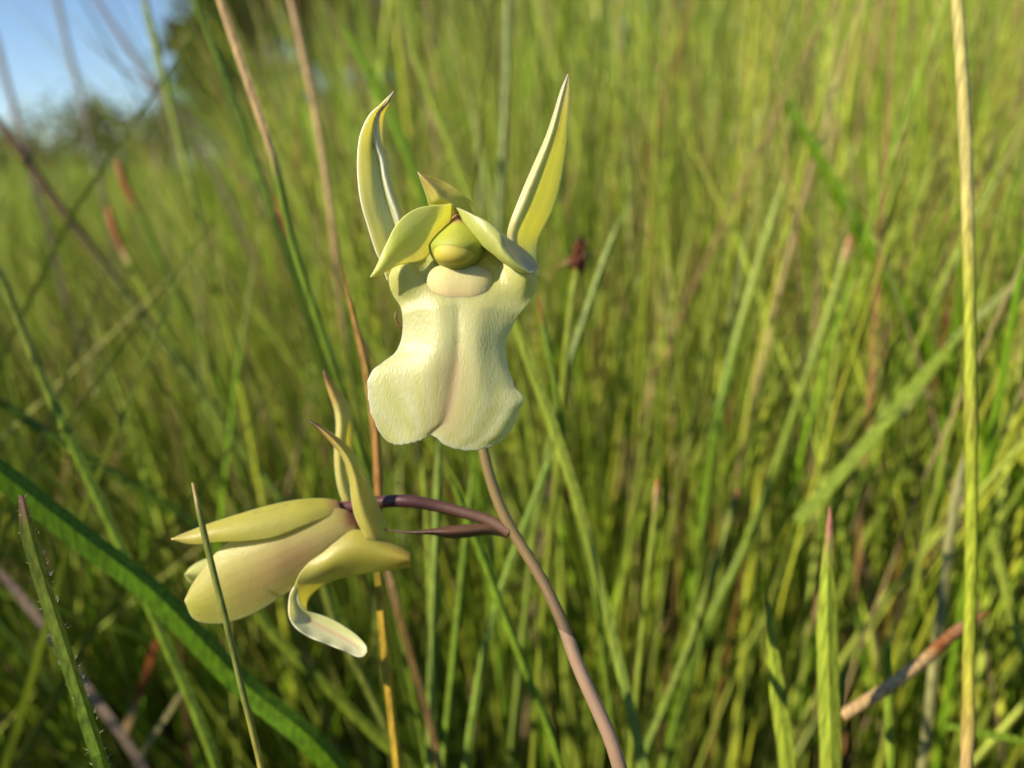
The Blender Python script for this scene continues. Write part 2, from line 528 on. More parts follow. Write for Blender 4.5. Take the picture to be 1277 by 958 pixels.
def solid(c): return [(0, c), (1, c)]
def tipped(tipc, c, f=0.1, base=None): return [(0, tipc), (f, tipc), (f * 1.8, c), (0.9, c), (1, base or c)]

BL = [
 # label, pts, width, stops, shape, extra
 ("broad deep green blade arching from the edge below the side flower", [(-70,535,.175),(0,590,.18),(100,668,.185),(190,738,.188),(300,850,.19),(425,965,.19)], 36, solid(DEEP), 'fold', dict(rot=.25, tipfrac=.05)),
 ("narrow dark green blade crossing above the broad deep green one", [(-60,470,.24),(0,500,.25),(90,558,.255),(200,625,.26),(320,700,.265),(420,790,.27)], 17, solid((.07,.13,.006)), 'fold', dict(rot=.5)),
 ("pale green reed passing behind the broad deep green blade", [(-40,270,.215),(0,345,.215),(60,490,.215),(130,640,.215),(200,790,.215),(272,965,.215)], 19, [(0,OLIVE),(.25,OLIVE),(.4,GREEN),(1,GREEN)], 'fold', dict(rot=-.4)),
 ("long dark blade leaning off into the blue sky at the edge", [(-30,110,.33),(20,180,.33),(80,265,.33),(180,395,.33),(290,540,.33),(390,690,.33)], 17, [(0,BROWN),(.3,(.12,.09,.03)),(.5,OLIVE),(1,GREEN)], 'fold', dict(rot=.4)),
 ("tall tan dry stem leaning above the pale upright sepal", [(250,-60,.20),(277,10,.20),(308,100,.20),(338,190,.20),(370,320,.205),(420,470,.21),(470,640,.22)], 15, [(0,TAN),(.33,TAN),(.40,GREEN),(1,GREEN)], 'fold', dict(rot=-.25, cat="dry stalk", name="dry_stalk")),
 ("green blade running alongside the tall tan dry stem", [(235,-20,.24),(275,80,.24),(315,190,.24),(352,300,.24),(400,440,.25),(450,600,.26)], 16, solid((.12,.19,.02)), 'fold', dict(rot=.5)),
 ("second fainter tan stem standing above the pale upright sepal", [(352,-40,.30),(372,40,.30),(395,150,.30),(412,260,.30),(425,380,.305),(445,520,.31)], 12, [(0,TAN),(.7,TAN),(.85,OLIVE),(1,OLIVE)], 'round', dict(cat="dry stalk", name="dry_stalk")),
 ("pale green reed rising against the edge of the sky", [(172,-40,.36),(190,40,.36),(212,130,.36),(240,240,.36),(262,330,.365),(300,470,.38)], 13, solid(PALE), 'fold', dict(rot=.2)),
 ("rust tipped reed standing higher of the two by the sky", [(145,200,.38),(160,240,.38),(185,290,.38),(230,390,.385),(280,500,.39)], 13, [(0,RUST),(.16,RUST),(.22,GREEN),(1,GREEN)], 'round', dict(tipfrac=.03,blunt=.5)),
 ("rust tipped reed standing lower of the two by the sky", [(134,258,.36),(150,305,.36),(190,380,.36),(240,470,.365),(300,590,.37)], 13, [(0,RUST),(.13,RUST),(.17,TAN),(.2,LIME),(1,GREEN)], 'round', dict(tipfrac=.03,blunt=.5)),
 ("rust tipped reed just below the end of the tan dry stem", [(344,245,.36),(350,275,.36),(372,345,.36),(395,450,.37),(420,580,.38)], 11, [(0,RUST),(.12,RUST),(.16,GREEN),(1,GREEN)], 'round', dict(tipfrac=.03,blunt=.5)),
 ("bright blade slanting behind the front flower's pale sepal", [(420,20,.30),(470,110,.30),(510,200,.30),(545,300,.305),(570,420,.31)], 20, solid((.14,.24,.02)), 'fold', dict(rot=-.3)),
 ("pale reed rising between the two upright sepals", [(505,40,.30),(540,130,.30),(575,220,.30),(605,300,.30),(640,420,.31)], 14, solid(PALE), 'fold', dict(rot=-.2)),
 ("straight greyish reed beside the pointed sepal", [(632,-30,.34),(632,80,.34),(628,180,.34),(622,290,.34),(618,420,.35)], 13, solid((.24,.29,.09)), 'round', dict()),
 ("orange and green split stem standing behind the lip's ragged edge", [(426,335,.170),(440,390,.170),(455,450,.170),(468,530,.170),(473,620,.170),(472,690,.170),(478,780,.170),(487,870,.170),(497,965,.170)], 14, [(0,RUST),(.06,(.42,.22,.06)),(.2,(.42,.26,.06)),(.45,(.44,.22,.07)),(.5,OLIVE),(.58,OLIVE),(.64,GOLD),(1,GOLD)], 'fold', dict(rot=.35,tipfrac=.2,cat="dry stalk",name="dry_stalk")),
 ("brown tipped reed peeping out beside the lip's highest shoulder", [(670,360,.205),(675,395,.205),(690,470,.205),(705,560,.21),(722,660,.215),(745,760,.22)], 10, [(0,BROWN),(.06,RUST),(.12,GREEN),(1,GREEN)], 'round', dict()),
 ("thick pale green reed parallel to the orchid stem", [(630,370,.205),(655,440,.205),(688,530,.205),(718,620,.205),(745,720,.205),(772,830,.205),(803,970,.205)], 19, [(0,PALE),(.5,PALE),(1,(.22,.32,.06))], 'fold', dict(rot=-.3)),
 ("light green blade crossing close behind the dark spikelet", [(780,260,.25),(755,320,.25),(728,400,.25),(705,470,.25),(685,560,.255),(665,680,.26)], 13, solid((.22,.30,.05)), 'fold', dict(rot=.2)),
 ("bright green blade rising beside the foot of the orchid stem", [(560,590,.20),(600,690,.20),(634,780,.20),(665,860,.20),(702,965,.20)], 16, solid((.16,.26,.02)), 'fold', dict(rot=.3)),
 ("straight pale reed standing under the notch of the lip", [(548,540,.215),(545,640,.215),(541,740,.215),(538,850,.215),(536,965,.215)], 16, solid((.20,.28,.05)), 'fold', dict(rot=.1)),
 ("thinner reed pressed against the straight pale reed", [(524,545,.225),(532,640,.225),(536,740,.225),(540,850,.225),(545,965,.225)], 10, solid(PALE), 'round', dict()),
 ("slanted green reed between the straight pale reed and the orchid stem", [(592,575,.225),(580,680,.225),(570,780,.225),(560,880,.225),(552,965,.225)], 14, solid((.17,.27,.03)), 'fold', dict(rot=.3)),
 ("long green reed leaning across the foot of the orchid stem", [(690,560,.225),(660,640,.225),(630,720,.225),(600,830,.225),(580,965,.225)], 14, solid((.20,.30,.045)), 'fold', dict(rot=-.2)),
 ("short reed with a rusty tip right of the orchid stem", [(820,598,.235),(816,650,.235),(808,720,.235),(800,800,.235),(793,870,.235)], 11, [(0,RUST),(.08,TAN),(.16,PALE),(1,PALE)], 'round', dict(tipfrac=.04,blunt=.6)),
 ("long olive blade leaning with an orange tip beside the short rusty reed", [(922,610,.25),(895,700,.25),(862,800,.25),(830,880,.25),(795,970,.25)], 16, [(0,RUST),(.05,OLIVE),(.12,(.2,.24,.03)),(1,GREEN)], 'fold', dict(rot=.3,tipfrac=.05,blunt=.5)),
 ("long reed with a rusty blunt tip slanting beside the wide dark blade", [(1062,293,.28),(1040,370,.28),(1010,460,.28),(975,560,.285),(930,680,.29),(880,790,.29)], 15, [(0,RUST),(.04,TAN),(.07,PALE),(1,GREEN)], 'fold', dict(tipfrac=.03,blunt=.6)),
 ("reed with a small rusty tip arching up to bright green below", [(984,210,.30),(962,280,.30),(935,370,.30),(912,450,.30),(893,540,.30),(880,640,.31)], 17, [(0,RUST),(.05,PALE),(.4,PALE),(.7,(.16,.28,.02)),(1,GREEN)], 'fold', dict(tipfrac=.1,blunt=.3)),
 ("wide dark green blade slanting across behind the yellow stem", [(950,70,.34),(1000,160,.33),(1060,270,.325),(1120,375,.32),(1190,490,.32),(1290,640,.32)], 26, solid((.10,.19,.004)), 'fold', dict(rot=-.4,tipfrac=.3)),
 ("flat pale blade lying aslant with its blunt end low", [(1210,405,.25),(1160,460,.25),(1100,530,.25),(1045,595,.25),(995,650,.25)], 22, solid((.20,.28,.03)), 'flat', dict(tipfrac=.25,ground=False)),
 ("faint pale blade slanting up from the wide dark blade", [(1170,190,.40),(1130,270,.40),(1085,330,.40),(1040,390,.40),(990,460,.41)], 15, solid(PALE), 'flat', dict(ground=False)),
 ("faint pale blade reaching the picture edge past the yellow stem", [(1300,325,.30),(1260,360,.30),(1215,400,.30),(1170,450,.305),(1120,520,.31)], 14, solid((.26,.30,.09)), 'flat', dict(ground=False)),
 ("tall yellow stem standing alone from top to bottom of the view", [(1190,-60,.17),(1196,40,.17),(1203,160,.17),(1207,280,.17),(1210,420,.17),(1211,560,.17),(1211,700,.17),(1208,830,.17),(1204,970,.17)], 17, [(0,(.50,.44,.14)),(.3,(.50,.44,.14)),(.36,(.46,.42,.08)),(.42,(.34,.38,.04)),(.8,(.30,.37,.03)),(.9,(.42,.38,.06)),(1,TAN)], 'round', dict(cat="grass stalk",name="grass_stalk",tipfrac=.01,blunt=.9,nodes=(.205,.555,.945))),
 ("upright lime blade with a pink tip", [(1035,632,.175),(1034,670,.175),(1032,720,.175),(1032,800,.175),(1034,880,.175),(1036,970,.175)], 29, [(0,PINK),(.12,PINK),(.17,LIME),(1,LIME)], 'fold', dict(rot=.1,tipfrac=.45)),
 ("green blade folded against the foot of the pink tipped one", [(1060,815,.178),(1050,860,.178),(1040,905,.178),(1030,970,.178)], 22, solid((.11,.20,.015)), 'fold', dict(rot=.7,tipfrac=.5)),
 ("upright lime blade standing shorter beside the pink tipped one", [(955,735,.185),(962,800,.185),(970,870,.185),(982,970,.185)], 24, [(0,RUST),(.05,OLIVE),(.15,LIME),(1,LIME)], 'fold', dict(rot=-.2,tipfrac=.6)),
 ("tan dead straw lying aslant by the foot of the yellow stem", [(1235,762,.205),(1190,790,.20),(1150,825,.195),(1100,862,.19),(1050,893,.188)], 17, [(0,RUST),(.2,(.36,.2,.1)),(.4,RUST),(.5,TAN),(1,TAN)], 'round', dict(cat="straw",name="dry_straw",ground=False,tipfrac=.2)),
 ("greyish double reed leaning close behind the yellow stem", [(1205,560,.235),(1190,640,.235),(1178,730,.235),(1165,830,.235),(1150,965,.235)], 17, solid((.26,.26,.10)), 'fold', dict(rot=.2)),
 ("short pale reed standing beyond the yellow stem low down", [(1235,655,.24),(1248,710,.24),(1262,770,.24),(1285,850,.24)], 15, solid(PALE), 'fold', dict(tipfrac=.1)),
 ("thin upright reed between the pink tipped blade and the yellow stem", [(1107,790,.20),(1107,840,.20),(1108,900,.20),(1110,970,.20)], 13, solid((.20,.30,.03)), 'fold', dict(tipfrac=.1)),
 ("fallen green reed bending across the foot of the yellow stem", [(1300,935,.20),(1265,922,.20),(1225,915,.20),(1180,905,.20)], 13, solid((.16,.26,.02)), 'flat', dict(ground=False)),
 ("straight dim reed under the side flower's small hanging lip", [(395,700,.23),(420,780,.23),(460,860,.23),(505,965,.23)], 16, solid(OLIVE), 'fold', dict(rot=.2)),
 ("long olive blade running down behind the side flower to the bottom", [(290,720,.24),(340,790,.24),(400,850,.24),(470,920,.24),(520,970,.24)], 18, solid((.15,.21,.02)), 'fold', dict(rot=-.2)),
 ("rusty dead straw showing between blades under the broad green one", [(198,790,.28),(186,830,.28),(172,870,.28),(155,915,.28)], 14, [(0,RUST),(.6,RUST),(.8,TAN),(1,TAN)], 'flat', dict(cat="straw",name="dry_straw",ground=False)),
 ("greyish dead straw slanting low behind the hairy blade", [(-10,700,.26),(50,775,.26),(110,860,.26),(185,970,.26)], 15, [(0,(.30,.22,.16)),(1,(.30,.22,.16))], 'flat', dict(cat="straw",name="dry_straw")),
 ("small pale straw crossing behind the reed under the broad blade", [(228,860,.27),(210,890,.27),(190,920,.27),(165,960,.27)], 9, solid((.34,.32,.14)), 'flat', dict(cat="straw",name="dry_straw",ground=False)),
 ("orange dead stem leaning by the golden foot of the split stem", [(478,690,.21),(495,760,.21),(515,830,.212),(535,900,.214),(550,970,.216)], 13, [(0,TAN),(.3,(.40,.24,.07)),(1,(.42,.26,.10))], 'flat', dict(cat="dry stalk",name="dry_stalk",rot=.2)),
]
BL += [
 ("faint purplish flowering stalk slanting through the open blue sky", [(95,-40,.75),(140,30,.75),(180,90,.75),(225,150,.75),(290,260,.76)], 9, solid((.20,.14,.12)), 'round', dict()),
 ("faint upright stalk in the middle of the open blue sky", [(62,-40,.8),(80,40,.8),(98,110,.8),(112,170,.8),(135,270,.82)], 9, solid((.24,.20,.15)), 'round', dict()),
 ("faint stalk at the very edge of the open blue sky", [(-12,20,.7),(5,90,.7),(22,150,.7),(42,220,.7),(70,320,.72)], 10, solid((.22,.17,.14)), 'round', dict()),
 ("faint thin stalk crossing low in the open blue sky", [(100,40,.85),(140,75,.85),(180,105,.85),(220,135,.85),(290,200,.86)], 6, solid((.18,.17,.12)), 'round', dict()),
]
for lab, pts, wpx, stops, shape, kw in BL:
    kw = dict(kw)
    nm = kw.pop("name", "grass_stalk")
    blade(nm, lab, pts, wpx, stops, shape, **kw)

# the hairy blade in the lower corner, and the thin one in front of the side flower
def hairs(parent, c, wid, count, length, seed):
    r = np.random.default_rng(seed)
    V, T = [], []
    tan = np.gradient(c, axis=0); tan /= np.linalg.norm(tan, axis=1)[:, None]
    for _ in range(count):
        i = int(r.integers(0, int(len(c) * 0.72)))
        f = r.random()
        j = min(i + 1, len(c) - 1)
        p = c[i] * (1 - f) + c[j] * f
        t = tan[i]; view = p - CAM; view /= np.linalg.norm(view)
        side = np.cross(t, view); side /= np.linalg.norm(side)
        sg = 1 if r.random() < 0.7 else -1
        # at the blade's margin, leaning up towards the tip
        d = side * sg * r.uniform(.5, 1) - t * r.uniform(0.1, 1.1) + r.normal(0, .35, 3)
        d /= np.linalg.norm(d)
        b0 = p + side * sg * wid[i] * r.uniform(.30, .49)
        ln = length * r.uniform(.4, 1.2)
        tip = b0 + d * ln
        e = np.cross(d, view); e = e / np.linalg.norm(e) * 0.000035
        e2 = np.cross(d, e); e2 = e2 / np.linalg.norm(e2) * 0.000035
        k = len(V)
        V += [b0 + e, b0 - e * .5 + e2, b0 - e * .5 - e2, tip]
        T += [(k, k + 1, k + 3), (k + 1, k + 2, k + 3), (k + 2, k, k + 3)]
    V = np.array(V)
    o = mesh_np("hair", V, None, M_BLADE, np.tile([(0.72, 0.68, 0.5)], (len(V), 1)), parent=parent, tris=T)
    o["kind"] = "stuff"

o, c, wd_ = blade("grass_stalk", "hairy green blade with a blunt reddish tip standing alone in the corner",
    [(27,618,.124),(34,655,.124),(50,712,.124),(78,800,.123),(104,880,.122),(132,970,.121)], 22,
    [(0,PINK),(.03,(.36,.16,.10)),(.1,(.20,.24,.03)),(1,(.15,.25,.02))], 'fold', rot=.5, tipfrac=.1, blunt=.35)
hairs(o, c, wd_, 420, 0.0010, 3)
o, c, wd_ = blade("grass_stalk", "thin sharp blade with a nipped tip crossing in front of the side flower",
    [(240,602,.119),(250,645,.119),(264,705,.119),(282,775,.119),(303,865,.119),(328,970,.119)], 9,
    [(0,TAN),(.04,RUST),(.1,(.20,.22,.05)),(.7,(.19,.22,.05)),(1,YEL)], 'round', tipfrac=.12, blunt=.35)
hairs(o, c, wd_, 40, 0.0007, 4)

# the reed with the dark spikelet
def spikelet_reed():
    pts = [(719,335,.235),(713,380,.235),(706,440,.235),(700,520,.238),(690,640,.242),(678,760,.246)]
    c = catmull(to_ground([P(*p) for p in pts]), NB)
    base = c[-1]
    root = tag(empty("sedge", base), "sedge stem topped by a dark red-brown spikelet with two thin bracts", "sedge")
    W = 9 / FPX * .235
    V, q, C, tr = blade_mesh(c, np.full(NB, W), ramp(np.linspace(0, 1, NB), solid((.22, .27, .03))), 'round', np.zeros(NB), NB)
    mesh_np("stem", V, q, M_BLADE, C, parent=root, tris=tr)
    r = np.random.default_rng(5)
    # overlapping scales on a short axis
    for i in range(16):
        f = i / 15
        a = i * 2.4
        cp = P(718 + 8 * f + 5.5 * (1 - f) * math.cos(a), 336 - 30 * f, .235 + .0011 * (1 - f) * math.sin(a))
        d = UP * 0.9 + RIGHT * math.cos(a) * .38 + FWD * math.sin(a) * .38
        d /= np.linalg.norm(d)
        ln = r.uniform(14, 21) / FPX * .235 * (1.0 - .25 * f)
        p = catmull([cp - d * ln * .4, cp + RIGHT * math.cos(a) * .0004, cp + d * ln], 7)
        rad = np.array([.3, .8, 1, .95, .7, .4, .08]) * 4.6 / FPX * .235 * (1 - .4 * f)
        V, q = tube(p, rad, 6)
        cc = np.array((.115, .034, .014)) * r.uniform(.6, 1.5)
        mesh_np("scale", V, q, M_BLADE, np.tile(cc, (len(V), 1)), parent=root)
    for tip, bend in (((692, 335, .235), (706, 327, .234)), ((752, 314, .236), (738, 317, .236)), ((738, 298, .236), (730, 306, .236))):
        p = catmull([P(719, 330, .235), P(*bend), P(*tip)], 8)
        V, q = tube(p, np.linspace(.0005, .0001, 8), 6)
        mesh_np("bract", V, q, M_BLADE, np.tile([(.42, .25, .12)], (len(V), 1)), parent=root)
spikelet_reed()

# ------------------------------------------------------------------ the orchid
STEM_D = .150
stem_pts = [(596,430,.150),(594,500,.150),(604,570,.149),(622,630,.148),(640,665,.147),(672,715,.145),(702,778,.142),(722,835,.140),(748,890,.138),(775,965,.136)]
stem_c = catmull(to_ground([P(*p) for p in stem_pts]), 70)
orchid = tag(empty("orchid", stem_c[-1]), "pale yellow orchid with one open flower facing front and one side-on below it", "orchid")

def part(name, V, q, mat, C, parent, tris=None, thick=0.0, sub=0):
    o = mesh_np(name, V, q, mat, C, parent=parent, tris=tris)
    if thick:
        s = o.modifiers.new("thickness", 'SOLIDIFY'); s.thickness = thick * .7; s.offset = 0; s.use_rim = True
    if sub:
        m = o.modifiers.new("smooth", 'SUBSURF'); m.levels = sub; m.render_levels = sub
    return o

# flowering stem
nS = len(stem_c)
arc = np.linspace(0, 1, nS)
wS = 1.2 * np.interp(arc, [0, .2, .35, .5, 1], [12, 14, 19, 18, 20]) / FPX * .145
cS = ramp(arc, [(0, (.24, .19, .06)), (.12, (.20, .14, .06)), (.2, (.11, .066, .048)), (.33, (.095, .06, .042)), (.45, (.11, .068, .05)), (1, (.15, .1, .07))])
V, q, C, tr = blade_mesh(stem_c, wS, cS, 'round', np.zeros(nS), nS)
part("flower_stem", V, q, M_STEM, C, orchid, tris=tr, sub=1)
# paler, slightly wider tube around the lower stem, its top cut aslant
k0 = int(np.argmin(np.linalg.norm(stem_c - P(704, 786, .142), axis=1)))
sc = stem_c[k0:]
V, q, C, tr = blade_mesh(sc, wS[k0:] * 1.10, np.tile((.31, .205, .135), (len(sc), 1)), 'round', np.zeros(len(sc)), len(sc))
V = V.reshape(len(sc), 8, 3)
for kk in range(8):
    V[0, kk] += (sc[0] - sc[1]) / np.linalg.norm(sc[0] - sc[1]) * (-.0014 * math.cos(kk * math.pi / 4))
part("lower_stem", V.reshape(-1, 3), q, M_STEM, C, orchid, sub=1)
# node where the side flower leaves
def tube_part(name, pts, radii_px, d, col, parent, mat=M_STEM, n=24, k=10, label=None, cols=None):
    c = catmull([P(*p) for p in pts], n)
    rr = np.interp(np.linspace(0, 1, n), np.linspace(0, 1, len(radii_px)), radii_px) / FPX * d
    V, q = tube(c, rr, k)
    C = np.tile(col, (len(V), 1)) if cols is None else np.repeat(ramp(np.linspace(0, 1, n), cols), k, 0)
    o = part(name, V, q, mat, C, parent)
    if label: o["label"] = label
    return o
tube_part("pedicel", [(636,664,.147),(612,650,.148),(580,640,.149),(545,631,.150),(510,625,.150),(475,626,.151),(440,632,.151),(410,632,.151)],
          [7, 7, 7, 7.5, 8, 8, 8, 6], .15, None, orchid,
          cols=[(0, (.15, .085, .06)), (.3, (.10, .05, .04)), (.6, (.07, .026, .03)), (1, (.14, .05, .05))])
tube_part("pedicel", [(598,470,.150),(588,430,.149),(578,390,.146),(572,350,.143),(570,320,.140)], [6, 8, 10, 11, 10], .145, (.22, .2, .05), orchid)

def ruled(edgeA, edgeB, nv=40, nu=15, prof=None, d0=.13):
    nu = nu * 2 + 1; nv = int(nv * 1.4)
    """a petal between two long edges, both base to tip: [(px, py, mm towards the viewer)]; prof(u, v) adds relief in mm"""
    A = catmull(np.array([(p[0], p[1], p[2] * 8) for p in edgeA], float), nv)
    B = catmull(np.array([(p[0], p[1], p[2] * 8) for p in edgeB], float), nv)
    u = np.linspace(0, 1, nu); v = np.linspace(0, 1, nv)
    U, Vv = np.meshgrid(u, v)
    G = A[:, None] * (1 - U[..., None]) + B[:, None] * U[..., None]
    fw = G[..., 2] / 8.0
    if prof is not None:
        fw = fw + prof(U, Vv)
    pts = np.zeros(G.shape)
    D = d0 - fw * 0.001
    X, Y = G[..., 0], G[..., 1]
    pts = CAM + FWD * D[..., None] + RIGHT * ((X - CX) / FPX * D)[..., None] + UP * ((CY - Y) / FPX * D)[..., None]
    idx = np.arange(nv * nu).reshape(nv, nu)
    q = np.stack([idx[:-1, :-1], idx[:-1, 1:], idx[1:, 1:], idx[1:, :-1]], -1).reshape(-1, 4)
    return pts.reshape(-1, 3), q, U.ravel(), Vv.ravel()

def mixc(a, b, f):
    f = np.asarray(f)[..., None]
    return np.asarray(a) * (1 - f) + np.asarray(b) * f

CREAM = np.array((.64, .585, .235)); YG = np.array((.66, .72, .09)); YELC = np.array((.66, .60, .12)); AMB = np.array((.60, .40, .10))
PNK = np.array((.60, .36, .26)); GRN = np.array((.34, .42, .05)); PALEG = np.array((.62, .62, .26))

def vein(u, n, s=0.0):
    return 0.5 + 0.5 * np.cos((u * n + s) * 2 * math.pi)

def veined(c, U, V, n=7, amt=.13, seed=0):
    """fine lengthwise veins and a few freckles, the petal's own colouring"""
    r = np.random.default_rng(seed + len(c))
    ph = U + .03 * np.sin(V * 9 + 1)
    k = vein(ph, n) ** 5 * smooth(.02, .2, V) * (1 - .5 * smooth(.8, 1, V)) * amt
    c = c * (1 - k[:, None] * np.array((.55, .45, .9)))
    for _ in range(5):
        u0, v0, s0 = r.random(), r.random(), r.uniform(.008, .016)
        f = np.exp(-((U - u0) / (s0 * 2.5)) ** 2 - ((V - v0) / s0) ** 2) * .5
        c = mixc(c, (.22, .13, .04), f)
    return c

def front_flower():
    F = empty("flower", P(570, 330, .140), orchid)
    F["label"] = "open flower facing the viewer with a broad cream lip"
    # ---- lip: a Coons patch between its four margins
    Lp = [(500,326),(490,334),(485,346),(486,358),(491,370),(499,382),(502,396),(502,412),(499,428),(492,441),(480,450),(466,461),(459.5,470),(458,482),(459,496),(461,510),(465,522),(471,535),(477,545),(484,551)]
    Rp = [(655,332),(665,338),(669,348),(669,358),(665,371),(655,384),(645,396),(638,410),(633,422),(630,434),(631,447),(634,460),(638,471),(642,482),(649,491),(654,499),(648.5,509),(645,520),(639,534),(627,548)]
    Bp = [(484,551),(490,554),(497,555.5),(508,554),(520,551),(530,547),(537,543),(542,544.5),(548,550),(556,556),(569,560.5),(583,562.5),(596,561.5),(612,557),(627,548)]
    Tp = [(500,326),(512,317),(540,312),(571,310),(600,310),(636,314),(655,332)]
    nu, nv = 73, 81
    f2 = lambda a, n: catmull(np.array([(p[0], p[1], 0) for p in a], float), n)[:, :2]
    hb = nu // 2 + 1                                     # the notch sits exactly on the midline
    Bc = np.concatenate([f2(Bp[:7], hb), f2(Bp[6:], nu - hb + 1)[1:]])
    Lc, Rc, Tc = f2(Lp, nv), f2(Rp, nv), f2(Tp, nu)
    u = np.linspace(0, 1, nu); v = np.linspace(0, 1, nv)
    # crenate lower margin
    U, Vv = np.meshgrid(u, v); u3, v3 = U[..., None], Vv[..., None]
    G = (1 - u3) * Lc[:, None] + u3 * Rc[:, None] + (1 - v3) * Tc[None] + v3 * Bc[None] \
        - ((1 - u3) * (1 - v3) * Lc[0] + u3 * (1 - v3) * Rc[0] + (1 - u3) * v3 * Lc[-1] + u3 * v3 * Rc[-1])
    w = 2 * U - 1; aw = np.abs(w)
    r = np.random.default_rng(2)
    ym = G[:, nu // 2, 1]
    xt = np.interp(ym, [330, 382, 422, 450, 474, 505, 526, 543], [571, 571, 571, 569, 565, 560, 554, 540])
    G[..., 0] += (xt - G[:, nu // 2, 0])[:, None] * (1 - aw ** 1.6) * (1 - smooth(.92, 1, Vv))
    # crenulation near the free margins of the lower lobes
    edge = np.maximum(smooth(.93, 1, Vv), smooth(.93, 1, aw) * smooth(.5, .62, Vv))
    ph = (U * 41 + Vv * 33)
    G[..., 1] += edge * (0.7 * np.sin(ph * 2.1) + .5 * np.sin(ph * 5.3 + 1))
    G[..., 0] += edge * (0.6 * np.sin(ph * 2.6 + 2) + .4 * np.sin(ph * 6.1))
    zc = np.interp(Vv, [0, .10, .2, .3, .45, .65, .85, 1], [-3.4, -1.6, -.3, .9, 1.5, 1.7, 1.8, 1.5])
    neck = np.exp(-((Vv - .43) / .17) ** 2)
    back = np.where(w < 0, np.interp(Vv, [0, .25, .45, .7, 1], [0, 1.6, 2.5, 1.2, .3]),
                    np.interp(Vv, [0, .25, .45, .7, 1], [0, 1.2, 2.9, 2.4, 1.6]))
    z = zc - back * aw ** 2.0
    z += (0.50 * smooth(.12, .35, Vv) * (1 - .75 * smooth(.6, .95, Vv))) * np.exp(-((aw - .34) / .21) ** 2)
    z -= (.26 * smooth(.15, .5, Vv)) * np.exp(-(w / .09) ** 2)
    # side lobes: cupped, standing up beside the column
    lobe = 1 - smooth(.08, .26, Vv)
    z += lobe * (2.9 * smooth(.40, .80, aw) - 2.2 * smooth(.82, 1.0, aw))
    # low waves of the lower lobes
    z += 0.16 * smooth(.55, .9, Vv) * smooth(.25, .9, aw) * np.sin(aw * 9 + Vv * 6 + w * 3)
    z += 0.05 * smooth(.6, 1, Vv) * smooth(.3, 1, aw) * np.sin(np.arctan2(w, 1.25 - Vv) * 30)
    D = .1300 - z * .001
    X, Y = G[..., 0], G[..., 1]
    pts = CAM + FWD * D[..., None] + RIGHT * ((X - CX) / FPX * D)[..., None] + UP * ((CY - Y) / FPX * D)[..., None]
    idx = np.arange(nv * nu).reshape(nv, nu)
    q = np.stack([idx[:-1, :-1], idx[1:, :-1], idx[1:, 1:], idx[:-1, 1:]], -1).reshape(-1, 4)
    c = np.tile(CREAM, (nv, nu, 1))
    c = mixc(c, (.48, .46, .10), (1 - smooth(.1, .42, Vv)) * .8)
    c = mixc(c, (.54, .54, .18), smooth(.55, .95, Vv) * smooth(.25, .8, aw) * .55)
    pink = np.exp(-((w + .03) / .26) ** 2) * smooth(.42, .68, Vv) * (1 - .35 * smooth(.9, 1, Vv))
    c = mixc(c, (.42, .26, .15), pink * .72)
    grv = np.exp(-((w + .01) / .035) ** 2) * smooth(.3, .6, Vv)
    c = mixc(c, (.46, .24, .14), grv * .55)
    fan = np.arctan2(w, 1.35 - Vv)
    vn = vein(fan, 3.6, .2) ** 6 * smooth(.45, .8, Vv) * (1 - grv)
    c = mixc(c, (.44, .46, .10), vn * .42)
    vl = vein(fan, 3.6, .7) ** 6 * smooth(.55, .85, Vv) * smooth(.2, .5, aw)
    c = mixc(c, (.68, .65, .36), vl * .4)
    rim = np.maximum(smooth(.965, 1, Vv), smooth(.93, 1, aw) * smooth(.3, .45, Vv))
    c = mixc(c, (.60, .59, .36), rim * .7)
    part("lip", pts.reshape(-1, 3), q, M_LIP, c.reshape(-1, 3), F, thick=.00035, sub=1)

    # ---- callus, the pale swelling under the column
    def blob(name, cx, cy, d, rx, ry, rz, colf, mat, shape=None, nu=28, nv=18):
        th = np.linspace(0, 2 * math.pi, nu, endpoint=False); phs = np.linspace(-math.pi / 2, math.pi / 2, nv)
        V, C = [], []
        for p in phs:
            for t in th:
                x, y, zz = math.cos(p) * math.cos(t), math.sin(p), math.cos(p) * math.sin(t)
                if shape: x, y, zz = shape(x, y, zz)
                X = cx + rx * x; Y = cy - ry * y; D = d - rz * zz * .001
                V.append(P(X, Y, D)); C.append(colf(x, y, zz))
        idx = np.arange(nu * nv).reshape(nv, nu); j = np.roll(np.arange(nu), -1)
        q = np.stack([idx[:-1], idx[:-1][:, j], idx[1:][:, j], idx[1:]], -1).reshape(-1, 4)
        return part(name, np.array(V), q, mat, np.array(C), F)
    def call_shape(x, y, z):
        x = math.copysign(abs(x) ** .8, x)
        return x * (1 + .18 * y), math.copysign(abs(y) ** .72, y), z - 0.10 * math.exp(-(x / .12) ** 2)
    blob("callus", 573, 357, .1309, 41, 28, 1.8,
         lambda x, y, z: tuple(np.array((.60, .54, .24)) * (1 - max(0, min(1, (-y - .0) * 1.1))) + np.array((.52, .32, .16)) * max(0, min(1, (-y - .0) * 1.1))), M_COLUMN, call_shape)
    # ---- column: a hood narrowing to a rusty neck
    def col_shape(x, y, z):
        k = 1.0 if y < -.1 else max(.10, 1.0 - (y + .1) * .85)
        return x * k * (1 - .06 * max(0, -y)), y, z * (0.75 + .25 * k) - .55 * max(0, y) ** 1.5
    def col_col(x, y, z):
        f = max(0, min(1, (y - .55) * 9)); e = min(1, max(0, abs(x) - .5) * 2)
        c = np.array((.36, .39, .04)) * (1 - e) + np.array((.22, .31, .045)) * e
        return tuple(c * (1 - f) + np.array((.36, .19, .075)) * f)
